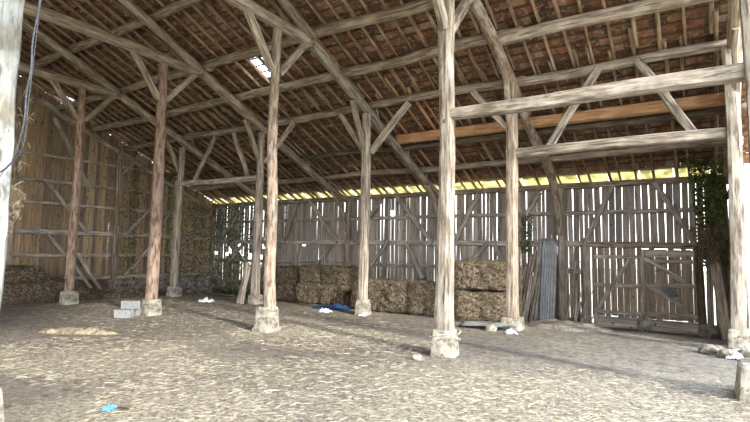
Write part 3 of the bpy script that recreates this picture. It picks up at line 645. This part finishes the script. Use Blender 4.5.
# ------------------------------------------------------------------ hay
def bale(c, d, rot, label, group='hay bales', seed=0, nb=500, name='hay_bale'):
    """rounded block with loose stalks; c = centre of the base"""
    rr = random.Random(seed); V = []; F = []; n = 14
    import bmesh
    bm = bmesh.new(); bmesh.ops.create_cube(bm, size=2)
    bmesh.ops.subdivide_edges(bm, edges=bm.edges[:], cuts=n, use_grid_fill=True)
    hx, hy, hz = d[0] / 2, d[1] / 2, d[2] / 2; R = Matrix.Rotation(rot, 3, 'Z')
    pts = []
    for v in bm.verts:
        p = v.co.copy(); l8 = (abs(p.x) ** 9 + abs(p.y) ** 9 + abs(p.z) ** 9) ** (1 / 9); p = p / l8
        q = Vector((p.x * hx, p.y * hy, p.z * hz))
        nn = .045 * noise.noise(q * 3 + Vector((seed, 0, 0))) + .035 * noise.noise(q * 8 + Vector((0, seed, 0))) + .02 * noise.noise(q * 20)
        q = q + p.normalized() * nn; q.z = max(q.z, -hz + .0)
        v.co = R @ q; v.co.z += hz
    bm.normal_update()
    me = bpy.data.meshes.new(name); bm.to_mesh(me); me.materials.append(M['hay'])
    o = bpy.data.objects.new(name, me); o.location = c; COL.objects.link(o); tag(o, label, 'hay bale', group)
    mb = MB(); vs = bm.verts[:]
    random.seed(seed)
    for i in range(nb * 2):
        v = rr.choice(vs)
        if v.co.z < .03: continue
        dr = v.normal.cross(Vector((rr.uniform(-1, 1), rr.uniform(-1, 1), rr.uniform(-1, 1)))).normalized() + v.normal * rr.uniform(.0, .5)
        mb.blade(Vector(c) + v.co - v.normal * .005, dr, rr.uniform(.05, .16), .007, .5)
    bm.free(); so = mb.build('loose_stalks', M['hayblade'], o); so['kind'] = 'stuff'
    return o
bale((-4.78, 12.93, -.03), (1.72, 1.3, .76), .33, 'lower big bale of the tall stack beside the leaning poles', 'tall hay stack behind the central post', 41, 900)
bale((-4.78, 12.93, .765), (1.68, 1.25, .75), .30, 'upper big bale of the tall stack beside the leaning poles', 'tall hay stack behind the central post', 42, 900)
bale((-7.75, 12.72, 0), (1.85, 1.1, .9), .03, 'long low hay bale directly right of the outer post, left of its pair', 'low hay bales', 43, 900)
bale((-6.27, 12.7, 0), (1.04, 1.1, .88), -.02, 'low hay bale partly behind the central pale post', 'low hay bales', 44, 700)
bale((-11.95, 13.35, 0), (1.0, .95, .6), .1, 'bottom left bale of the left hay stack, behind the reddish post foot', 'left hay stack', 45, 400)
bale((-11.98, 13.35, .58), (1.02, .95, .58), .05, 'top left bale of the left hay stack, set apart by a dark gap', 'left hay stack', 46, 400)
bale((-10.78, 13.2, 0), (1.0, 1.1, .66), .12, 'bottom middle bale of the left hay stack', 'left hay stack', 47, 450)
bale((-9.78, 13.2, 0), (.98, 1.1, .64), .0, 'bottom right bale of the left hay stack, beside the blue tarpaulin', 'left hay stack', 48, 450)
bale((-10.8, 13.25, .64), (.86, 1.0, .58), .1, 'top middle bale of the left hay stack', 'left hay stack', 49, 400)
bale((-9.85, 13.25, .62), (1.02, 1.0, .58), -.06, 'top right rounded bale of the left hay stack', 'left hay stack', 50, 400)
def heap(name, cx, cy, hfun, rx, ry, label, mat, cat, blades=0, bm_='hayblade', n=46, kind=None):
    V = []; F = []; hv = {}
    for j in range(n + 1):
        for i in range(n + 1):
            u, v = i / n * 2 - 1, j / n * 2 - 1; X_, Y_ = cx + u * rx, cy + v * ry
            e = max(0, 1 - (u * u + v * v)); h = hfun(u, v) * min(1, e * 3)
            h += .06 * min(1, h * 8) * (noise.noise(Vector((X_ * 3, Y_ * 3, 0))) + .7 * noise.noise(Vector((X_ * 8, Y_ * 8, 4))))
            V.append(Vector((X_, Y_, zfloor(X_, Y_) - .03 + max(0, h))))
    for j in range(n):
        for i in range(n): a = j * (n + 1) + i; F.append((a, a + 1, a + n + 2, a + n + 1))
    o = mesh_obj(name, V, F, mat, smooth=True, origin=(cx, cy, zfloor(cx, cy))); tag(o, label, cat)
    if kind: o['kind'] = kind
    if blades:
        mb = MB()
        for _ in range(blades):
            p = random.choice(V)
            if p.z < zfloor(p.x, p.y) + .02: continue
            mb.blade(p + Vector((random.uniform(-.03, .03), random.uniform(-.03, .03), .01)), (random.uniform(-1, 1), random.uniform(-1, 1), random.uniform(-.1, .4)), random.uniform(.06, .2), .007, .4)
        s_ = mb.build('loose_stalks', M[bm_], o); s_['kind'] = 'stuff'
    return o
def hleft(u, v):
    X_, Y_ = u * 1.7, v * 2.6
    h = 1.08 * sm(.95, .55, abs(Y_ + .75) - .15) * sm(1.1, .6, abs(X_ + .5)) 
    h = max(h, .62 * sm(1.9, 1.5, abs(Y_ + .6)) * sm(1.4, .9, abs(X_ + .2)))
    h = max(h, .3 * sm(2.5, 1.4, abs(Y_)) * sm(1.7, .6, abs(X_)))
    return h
heap('hay_heap', -18.35, 8.1, hleft, 1.75, 2.7, 'stepped heap of loose old hay at the left by the gable wall', M['hay'], 'hay heap', 2500)
heap('straw_heap', -17.3, 10.6, lambda u, v: .32 * (1 - u * u) * (1 - v * v), 1.0, 1.3, 'low mound of pale straw and earth between the two left posts', M['hay'], 'straw heap', 700, 'straw')
heap('earth_mound', -2.7, 12.7, lambda u, v: .16 * (1 - u * u) * (1 - v * v), 1.15, .9, 'low earth rise in front of the leaning poles', M['floor'], 'earth mound')
heap('dirt_ridge', -10.45, 5.38, lambda u, v: .12 * (1 - v * v) * (1 - u ** 4), .95, .2, 'long low ridge of dirt and straw lying in the left foreground', M['ridge'], 'dirt ridge', 60, 'straw').rotation_euler.z = .55
# old hay tuft caught on the near post
mb = MB(); tx, ty = -5.86, 2.20
V = []; F = []
prof = [(1.58, .015), (1.7, .05), (1.85, .1), (2.0, .13), (2.12, .15), (2.22, .155), (2.3, .1), (2.34, .02)]
for (z_, r_) in prof:
    for k in range(16):
        a = 2 * math.pi * k / 16; nn = 1 + .3 * noise.noise(Vector((math.cos(a) * 2, math.sin(a) * 2, z_ * 6)))
        V.append((tx - .06 + (z_ - 1.58) * .1 + math.cos(a) * r_ * nn * 1.1, ty + math.sin(a) * r_ * nn, z_))
for i in range(len(prof) - 1):
    for k in range(16): k2 = (k + 1) % 16; F.append((i * 16 + k, i * 16 + k2, (i + 1) * 16 + k2, (i + 1) * 16 + k))
F.append(tuple(range(15, -1, -1))); F.append(tuple(7 * 16 + k for k in range(16)))
o = mesh_obj('hay_tuft', V, F, M['hay'], smooth=True, origin=(tx, ty, 1.6)); tag(o, 'tapering tuft of old hay hanging on the whitish post at the left edge', 'hay tuft')
for _ in range(900):
    p = Vector(random.choice(V)); mb.blade(p, (random.uniform(-1, 1), random.uniform(-1, 1), random.uniform(-1.2, .8)), random.uniform(.02, .05), .004, .4)
s_ = mb.build('loose_stalks', M['hayblade'], o); s_['kind'] = 'stuff'

# ------------------------------------------------------------------ straw litter on the floor
mb = MB(); rnd = random.Random(77)
def scatter(n, cx, cy, rx, ry, L=(.04, .14), w=.0045):
    for _ in range(n):
        a = rnd.uniform(0, 2 * math.pi); r = math.sqrt(rnd.random()); x_ = cx + math.cos(a) * r * rx; y_ = cy + math.sin(a) * r * ry
        if (abs(x_) < .8 and abs(y_) < .8): continue
        an = rnd.uniform(0, 6.28); mb.blade((x_, y_, zfloor(x_, y_) + .004), (math.cos(an), math.sin(an), rnd.uniform(-.02, .12)), rnd.uniform(*L), w, .2)
scatter(9000, -3.2, 4.6, 3.2, 2.4); scatter(5000, -1.0, 6.3, 1.9, 1.9); scatter(3500, -6.3, 8.0, 2.4, 1.3); scatter(3000, -8.0, 4.4, 2.4, 1.4); scatter(2500, -9, 8.5, 4, 3); scatter(1500, -13, 9, 4, 3)
random.seed(3)
tag(mb.build('straw_litter', M['straw']), 'loose straw stalks strewn over the earth floor', 'straw', kind='stuff')

# ------------------------------------------------------------------ leaning poles, sheets and sticks by the wall
def corr_sheet(name, a, b_, w, label, wdir, amp=.012, waves=9, thick=.002, bend=0.0, crumple=0.0, mat='metal', group=None, seed=1):
    a, b_, wd = Vector(a), Vector(b_), Vector(wdir).normalized(); L = (b_ - a); nrm = wd.cross(L).normalized()
    nu, nv = waves * 6, 14; V = []; F = []
    for s_ in (0, 1):
        for j in range(nv + 1):
            for i in range(nu + 1):
                u, v = i / nu, j / nv
                p = a + L * v + wd * ((u - .5) * w) + nrm * (amp * math.sin(u * waves * 2 * math.pi) + s_ * thick + bend * math.sin(v * math.pi) + crumple * noise.noise(Vector((u * 3, v * 4, seed))))
                V.append(p)
    o_ = (nu + 1) * (nv + 1)
    for j in range(nv):
        for i in range(nu):
            q = j * (nu + 1) + i; F.append((q, q + nu + 1, q + nu + 2, q + 1)); F.append((o_ + q, o_ + q + 1, o_ + q + nu + 2, o_ + q + nu + 1))
    bd = [i for i in range(nu + 1)] + [j * (nu + 1) + nu for j in range(1, nv + 1)] + [nv * (nu + 1) + i for i in range(nu - 1, -1, -1)] + [j * (nu + 1) for j in range(nv - 1, 0, -1)]
    for i in range(len(bd)): p, q = bd[i], bd[(i + 1) % len(bd)]; F.append((p, q, o_ + q, o_ + p))
    base = min(V, key=lambda v: v.z)
    return tag(mesh_obj(name, V, F, M[mat], smooth=True, origin=base), label, 'metal sheet', group)
zf_ = zfloor(-3.8, 15.4)
corr_sheet('corrugated_sheet', (-3.86, 15.3, -.38), (-3.84, 15.78, 2.15), .42, 'front corrugated metal sheet leaning upright against the wall stud', (1, .25, 0), group='leaning corrugated sheets', waves=6)
corr_sheet('corrugated_sheet', (-3.97, 15.45, -.38), (-3.96, 15.85, 2.2), .42, 'rear corrugated metal sheet, half hidden behind the front one', (1, .2, 0), group='leaning corrugated sheets', waves=6)
rnd = random.Random(9)
words = ['thick', 'slim', 'knotty', 'straight', 'bent', 'pale', 'dark', 'long', 'short', 'split', 'grey', 'crooked', 'cracked']
for i in range(13):
    t = i / 12; xb = -4.86 + t * .66 + rnd.uniform(-.03, .03); xt = -4.62 + t * .6 + rnd.uniform(-.04, .04)
    yb = 15.15 + rnd.uniform(-.1, .1); yt = 15.9 + rnd.uniform(-.05, .05)
    h = 1.6 + .6 * min(1, t * 1.6) * rnd.uniform(.85, 1.05)
    a = (xb, yb, zfloor(xb, yb)); b_ = (xt, yt, zfloor(xb, yb) + h + .05)
    tag(timber('wooden_pole', [a, b_], [rnd.uniform(.03, .045), rnd.uniform(.02, .03)], M[rnd.choice(('grey', 'pale', 'pale', 'grey'))], rough=.05, bow=.02, seg=8), 'grey wooden pole in the upright bundle leaning beside the corrugated sheets', 'pole', 'bundle of leaning poles')
for i in range(14):
    xb = -3.42 + i * .048 + rnd.uniform(-.02, .02); yb = 15.45 + rnd.uniform(-.12, .2)
    h = rnd.uniform(.6, 1.3) if i > 5 else rnd.uniform(1.2, 2.2)
    xt = xb + rnd.uniform(-.05, .3); yt = 15.95 + rnd.uniform(-.05, .1)
    tag(timber('stick', [(xb, yb, zfloor(xb, yb)), (xt, yt, zfloor(xb, yb) + h)], [rnd.uniform(.014, .03), rnd.uniform(.008, .016)], M[rnd.choice(('grey', 'grey', 'old', 'rail'))], rough=.1, bow=.06, seg=7), 'rough stick in the untidy bunch leaning left of the gate', 'stick', 'sticks leaning left of the gate')
# boards leaning
def lean_board(a, b_, w, mat, label, t=.03, wd=(1, 0, 0), group=None):
    a, b_ = Vector(a), Vector(b_); W = Vector(wd).normalized(); T = W.cross(b_ - a).normalized(); mb = MB(); mb.board(a, b_, W, T, w, t)
    return tag(mb.build('board', M[mat], origin=a), label, 'board', group)
lean_board((-12.45, 11.3, 0.0), (-12.05, 11.28, 1.3), .13, 'grey', 'outermost pale board leaning against the outer post foot', wd=(.68, .73, 0), group='boards leaning on the outer post')
lean_board((-12.22, 11.22, 0.0), (-11.98, 11.25, 1.18), .13, 'grey', 'inner short pale board leaning against the outer post foot', wd=(.68, .73, 0), group='boards leaning on the outer post')
lean_board((-19.3, 10.7, 0.0), (-19.85, 9.95, 1.5), .13, 'rail', 'grey board leaning on the gable wall, upper of the pair behind the hay heap', wd=(.47, .88, 0), group='boards leaning on the gable wall')
lean_board((-19.35, 10.45, 0.0), (-19.85, 9.7, 1.25), .12, 'rail', 'shorter grey board leaning on the gable wall behind the hay heap', wd=(.47, .88, 0), group='boards leaning on the gable wall')
lean_board((.5, 14.9, -.36), (.22, 15.9, 2.3), .28, 'grey', 'wide grey board standing aslant in the far right corner', wd=(.6, -.5, 0), t=.03)
for i, (a, b_, lb) in enumerate([((-15.9, 12.3), (-13.9, 13.0), 'longest grey board lying flat near the outer left post'), ((-15.6, 12.8), (-14.2, 12.6), 'short grey board lying across the pile near the outer left post'), ((-16.6, 13.4), (-14.6, 13.6), 'rear grey board lying flat on the floor near the stone base')]):
    z_ = max(zfloor(*a), zfloor(*b_)) + .03 + .035 * (i == 1)
    lean_board((a[0], a[1], z_), (b_[0], b_[1], z_), .16, 'dark', lb, wd=(.2, 1, 0), group='boards lying on the floor')

# ------------------------------------------------------------------ concrete blocks beside the second post
def cblock(c, rot, label):
    e = MB(); a, b_, h = .2, .1, .095
    R = Matrix.Rotation(rot, 3, 'Z')
    def bx(cx, cy, cz, dx, dy, dz):
        q = [(cx + sx_ * dx, cy + sy_ * dy, cz + sz_ * dz) for sz_ in (-1, 1) for sx_, sy_ in ((-1, -1), (1, -1), (1, 1), (-1, 1))]
        e.hexa([Vector(c) + R @ Vector(p) for p in q])
    for sy_ in (-1, 1): bx(0, sy_ * (b_ - .016), h, a, .016, h)
    for sx_ in (-1, 0, 1): bx(sx_ * (a - .016), 0, h, .016, b_ - .034, h)
    bx(0, 0, 2 * h - .012, a - .033, b_ - .033, .012)
    return tag(e.build('concrete_block', M['block'], origin=c), label, 'concrete block', 'concrete blocks by the post')
cblock((-12.22, 7.58, .0), .25, 'bottom outer concrete block, farthest from the reddish post')
cblock((-11.98, 7.22, .0), .5, 'bottom front concrete block next to the footing stone')
cblock((-12.1, 7.45, .19), .35, 'top concrete block of the little stack beside the reddish post')
# ------------------------------------------------------------------ loose things on the floor
def crumple(name, c, rx, ry, h, mat, label, cat, seed=0, rot=0, group=None):
    n = 22; V = []; F = []
    for s_ in (0, 1):
        for j in range(n + 1):
            for i in range(n + 1):
                u, v = i / n * 2 - 1, j / n * 2 - 1; rr = 1 + .3 * noise.noise(Vector((math.atan2(v, u), seed, 0)))
                e = max(0, 1 - (u * u + v * v) * .5)
                x_, y_ = u * rx * rr, v * ry * rr; X_, Y_ = c[0] + x_ * math.cos(rot) - y_ * math.sin(rot), c[1] + x_ * math.sin(rot) + y_ * math.cos(rot)
                nn = abs(noise.noise(Vector((u * 2.3, v * 2.3, seed)))) + .5 * abs(noise.noise(Vector((u * 6, v * 6, seed + 4))))
                V.append((X_, Y_, zfloor(X_, Y_) + .008 + h * nn * e - s_ * .003))
    o_ = (n + 1) ** 2
    for j in range(n):
        for i in range(n): q = j * (n + 1) + i; F.append((q, q + 1, q + n + 2, q + n + 1)); F.append((o_ + q, o_ + q + n + 1, o_ + q + n + 2, o_ + q + 1))
    return tag(mesh_obj(name, V, F, M[mat], smooth=False, origin=(c[0], c[1], zfloor(c[0], c[1]))), label, cat, group)
crumple('plastic_scrap', (-5.27, 3.07), .045, .07, .09, 'lightblue', 'small bright blue plastic scrap lying in the left foreground', 'plastic scrap', 1, .4)
crumple('twig_litter', (-5.2, 3.16), .1, .02, .03, 'dark', 'dark twig beside the blue scrap', 'twig', 2, .3)
crumple('plastic_sheet', (-13.4, 10.8), .26, .14, .22, 'white', 'crumpled white plastic sheet on the floor left of the leaning boards', 'plastic sheet', 3, .3)
crumple('tarpaulin', (-9.25, 12.1), .6, .3, .2, 'blue', 'crumpled dark blue tarpaulin in front of the left hay stack', 'tarpaulin', 4, .2)
crumple('paper_scrap', (-8.8, 11.15), .16, .12, .2, 'white', 'white crumpled scraps beside the narrow pale footing stone', 'paper scrap', 5, .2)
crumple('paper_scrap', (-12.35, 11.3), .14, .06, .05, 'white', 'white scrap lying at the foot of the leaning boards', 'paper scrap', 6, .2)
crumple('paper_scrap', (-7.55, 11.15), .1, .1, .1, 'white', 'small white scrap at the foot of the narrow footing stone, right side', 'paper scrap', 9, .2)
corr_sheet('metal_sheet', (-4.75, 11.15, .06), (-3.45, 11.3, .13), .62, 'flat buckled metal sheet lying in front of the tall hay stack', (-.3, 1, 0), amp=.006, waves=8, crumple=.05)
crumple('plastic_sheet', (-3.45, 10.75), .12, .12, .14, 'white', 'white plastic piece at the end of the flat metal sheet', 'plastic sheet', 7, .6)
rock('stone', (-3.95, 10.9, .04), .11, M['stone'], 'reddish stone tucked under the edge of the flat metal sheet', seed=8, sc=(1.2, 1, .8))
rock('stone', (-3.85, 7.25, .03), .075, M['stone'], 'small white stone at the foot of the central footing', seed=9, sc=(1.3, 1, .8))
for i, (c, r, s_, lb) in enumerate([((-.02, 10.85), .17, 11, 'flat grey rubble stone at the left end of the pile by the far right footing'), ((.25, 10.62), .16, 12, 'middle grey rubble stone in front of the far right footing'), ((.1, 11.05), .12, 13, 'small rubble stone behind the flat one by the far right footing'), ((.52, 10.8), .15, 14, 'rubble stone touching the far right footing'), ((.34, 10.95), .12, 15, 'rubble stone on the back of the pile by the far right footing')]):
    rock('rubble_stone', (c[0] + .1, c[1], .05), r * .85, M['wallstone'], lb, 'stone', 'rubble by the right footing', s_, (1.25, 1, .65))
crumple('plastic_sheet', (.42, 10.55), .12, .12, .2, 'white', 'crumpled pale plastic on the rubble at the far right', 'plastic sheet', 15)
# drainage grate-like dark stone behind the right footing: low block wall stub by the gate
stone(.12, 15.9, .5, .36, 'grey stone block on the floor between the gate and the right corner', mat=M['wallstone'], name='stone_block')
# straw string around the central footing
pts = []
for i in range(26):
    a = i / 25 * 2 * math.pi * 1.6; r = .235 + .03 * math.sin(a * 2); pts.append((XT['D'] + math.cos(a) * r, Y1 + math.sin(a) * r, .36 - .02 * i / 5 + .06 * math.sin(a * 1.5)))
tag(timber('string', pts, .009, M['straw'], seg=6, step=.05, rough=0), 'frayed straw-coloured string wound round the central footing stone', 'string')
# cable hanging at the near post
cab = [(-5.62, 1.84, 6.4), (-5.3, 1.86, 6.2), (-4.8, 1.9, 5.4), (-4.6, 1.9, 4.5), (-4.65, 1.9, 3.95), (-4.66, 1.9, 3.7), (-4.73, 1.9, 3.45), (-4.72, 1.9, 3.2), (-4.78, 1.9, 2.98), (-4.77, 1.9, 2.8), (-4.84, 1.9, 2.6), (-4.96, 1.9, 2.42), (-5.1, 1.86, 2.33), (-5.3, 1.82, 2.22), (-5.6, 1.8, 2.16)]
tag(timber('cable', cab, .0075, M['cable'], seg=8, step=.08, rough=.1), 'grey cable hanging down and bending round the whitish post at the left edge', 'cable')
cab = [(-5.62, 1.86, 6.3), (-5.3, 1.9, 6.1), (-4.9, 1.96, 5.4), (-4.75, 1.98, 4.6), (-4.86, 1.98, 3.6), (-4.92, 1.98, 3.0), (-4.98, 1.98, 2.55), (-5.2, 1.93, 2.36), (-5.38, 1.93, 2.2), (-5.58, 1.93, 2.12)]
tag(timber('cable', cab, .004, M['cable'], seg=6, step=.08, rough=.2), 'thinner twisted wire beside the grey cable at the left edge', 'cable')
mb = MB()
for _ in range(90):
    z_ = random.uniform(2.2, 3.2); p = (-5.0 + (z_ - 2.6) * .18 + random.uniform(-.1, .08), 1.98 + random.uniform(-.04, .04), z_); mb.blade(p, (random.uniform(-1, 1), random.uniform(-.4, .4), random.uniform(-1, .6)), random.uniform(.03, .1), .004, .4)
tag(mb.build('cobweb_straw', M['hayblade'], origin=(-5, 1.98, 2.3)), 'bits of straw and cobweb clinging to the wires at the left edge', 'straw', kind='stuff')

# ------------------------------------------------------------------ ivy
def ivy(name, n, fn, label, size=(.04, .09), seed=1, mat='leaf'):
    rr = random.Random(seed); V = []; F = []
    for _ in range(n):
        p, nr = fn(rr); nr = (Vector(nr) + Vector((rr.uniform(-.8, .8), rr.uniform(-.8, .8), rr.uniform(-.3, .9)))).normalized()
        a = nr.cross(Vector((rr.uniform(-1, 1), rr.uniform(-1, 1), rr.uniform(-1, 1)))).normalized(); b_ = nr.cross(a); s_ = rr.uniform(*size); k = len(V); p = Vector(p)
        V += [p - a * s_ * .5, p + b_ * s_ * .45 + nr * .008, p + a * s_ * .6, p - b_ * s_ * .45 + nr * .008]; F += [(k, k + 1, k + 2), (k, k + 2, k + 3)]
    o = mesh_obj(name, V, F, M[mat]); return tag(o, label, 'ivy', kind='stuff')
def f_right(rr):
    t = rr.random() ** 1.0; z_ = 4.6 - t * 3.0
    x_ = XT['E'] - rr.random() ** 1.5 * .85 * (1 - .35 * t); y_ = YW - .12 - abs(rr.gauss(0, .3))
    return (x_ + .12, y_, z_ - rr.uniform(0, .2)), (-.3, -1, 0)
ivy('ivy', 3600, f_right, 'dark green ivy hanging in the right corner above the gate', seed=4)
mb = MB(); tagp = []
for _ in range(2200):
    z_ = random.uniform(1.55, 2.5); sp = .1 + .3 * (z_ - 1.5); x_ = .28 + random.gauss(0, sp * .6); y_ = 15.75 + random.gauss(0, .18)
    mb.blade((min(x_, .62), y_, z_), (random.uniform(-.6, .6), random.uniform(-.5, .5), random.uniform(-1.2, .5)), random.uniform(.1, .25), .01, .6)
tag(mb.build('hay_tuft', M['hayblade'], origin=(.25, 15.75, 1.6)), 'brown tangle of dead stems hanging below the ivy at the right', 'dead stems', kind='stuff')
def f_left(rr):
    r_ = rr.random()
    if r_ < .3: return (XT['G'] + .12 + abs(rr.gauss(0, .08)), rr.uniform(14.3, YW), rr.uniform(.4, 3.9)), (1, 0, 0)
    x_ = XT['G'] + abs(rr.gauss(0, 1.9)); 
    return (min(x_, -15.2), YW - .06 - abs(rr.gauss(0, .07)), rr.uniform(.3, 3.85)), (0, -1, 0)
ivy('ivy', 4200, f_left, 'ivy creeping over the boards in the far left corner', seed=6)
def f_base(rr): x_ = rr.uniform(-19.5, -15.3); return (x_, YW - .3 - abs(rr.gauss(0, .12)), zfloor(x_, YW) + abs(rr.gauss(0, .22))), (0, -1, .5)
ivy('ivy', 900, f_base, 'green growth at the foot of the far left stone base', seed=8)
def f_gable(rr): y_ = rr.choice((12.0, 12.4, 13.4, 14.0)) + rr.gauss(0, .18); return (XT['G'] + .05 + abs(rr.gauss(0, .05)), y_, rr.uniform(.4, 5)), (1, 0, 0)
ivy('ivy', 1100, f_gable, 'dry creeper stems climbing the gable boards right of the stud', seed=12)
def f_mid(rr): z_ = rr.uniform(1.7, 3.0); return (-4.72 + rr.gauss(0, .1), YW - .1 - rr.random() * .12, z_), (0, -1, 0)
ivy('ivy', 260, f_mid, 'small spray of green leaves behind the leaning poles', seed=14)

# ------------------------------------------------------------------ light and camera
sun = bpy.data.lights.new('sun', 'SUN'); sun.energy = 3.3; sun.angle = math.radians(5); sun.color = (1, .96, .9)
so = bpy.data.objects.new('sun', sun); COL.objects.link(so)
az, el = math.radians(164), math.radians(27)
d = Vector((math.cos(az) * math.cos(el), math.sin(az) * math.cos(el), -math.sin(el)))
so.rotation_euler = d.to_track_quat('-Z', 'Y').to_euler(); so.location = (12, -4, 9)
w = bpy.data.worlds.new('sky'); scn.world = w; w.use_nodes = True; nt = w.node_tree; nt.nodes.clear()
wo = nt.nodes.new('ShaderNodeOutputWorld'); bg = nt.nodes.new('ShaderNodeBackground'); nt.links.new(bg.outputs[0], wo.inputs[0])
tc = nt.nodes.new('ShaderNodeTexCoord'); sp = nt.nodes.new('ShaderNodeSeparateXYZ'); nt.links.new(tc.outputs['Generated'], sp.inputs[0])
r = ramp(nt, sp.outputs['Z'], [(0, (.94, .97, 1, 1)), (.35, (.82, .9, 1, 1)), (1, (.6, .76, 1, 1))]); nt.links.new(r, bg.inputs[0])
bg.inputs[1].default_value = 3.7

cam = bpy.data.cameras.new('camera'); co = bpy.data.objects.new('camera', cam); COL.objects.link(co); scn.camera = co
cam.sensor_width = 36; cam.lens = 503.3 / 750 * 36; cam.clip_start = .05; cam.clip_end = 500
yaw, pit, rol = .574, .081, .015
rt = Vector((math.cos(yaw), math.sin(yaw), 0)); fw = Vector((-math.sin(yaw), math.cos(yaw), 0)); up = Vector((0, 0, 1))
Fv = fw * math.cos(pit) + up * math.sin(pit); Uv = -fw * math.sin(pit) + up * math.cos(pit)
R_ = rt * math.cos(rol) + Uv * math.sin(rol); U_ = Uv * math.cos(rol) - rt * math.sin(rol)
mt = Matrix((R_, U_, -Fv)).transposed().to_4x4(); mt.translation = Vector((0, 0, CAMH)); co.matrix_world = mt
scn.view_settings.view_transform = 'Standard'; scn.view_settings.look = 'None'; scn.view_settings.gamma = 1; scn.view_settings.exposure = .9
scn.cycles.max_bounces = 10; scn.cycles.diffuse_bounces = 6
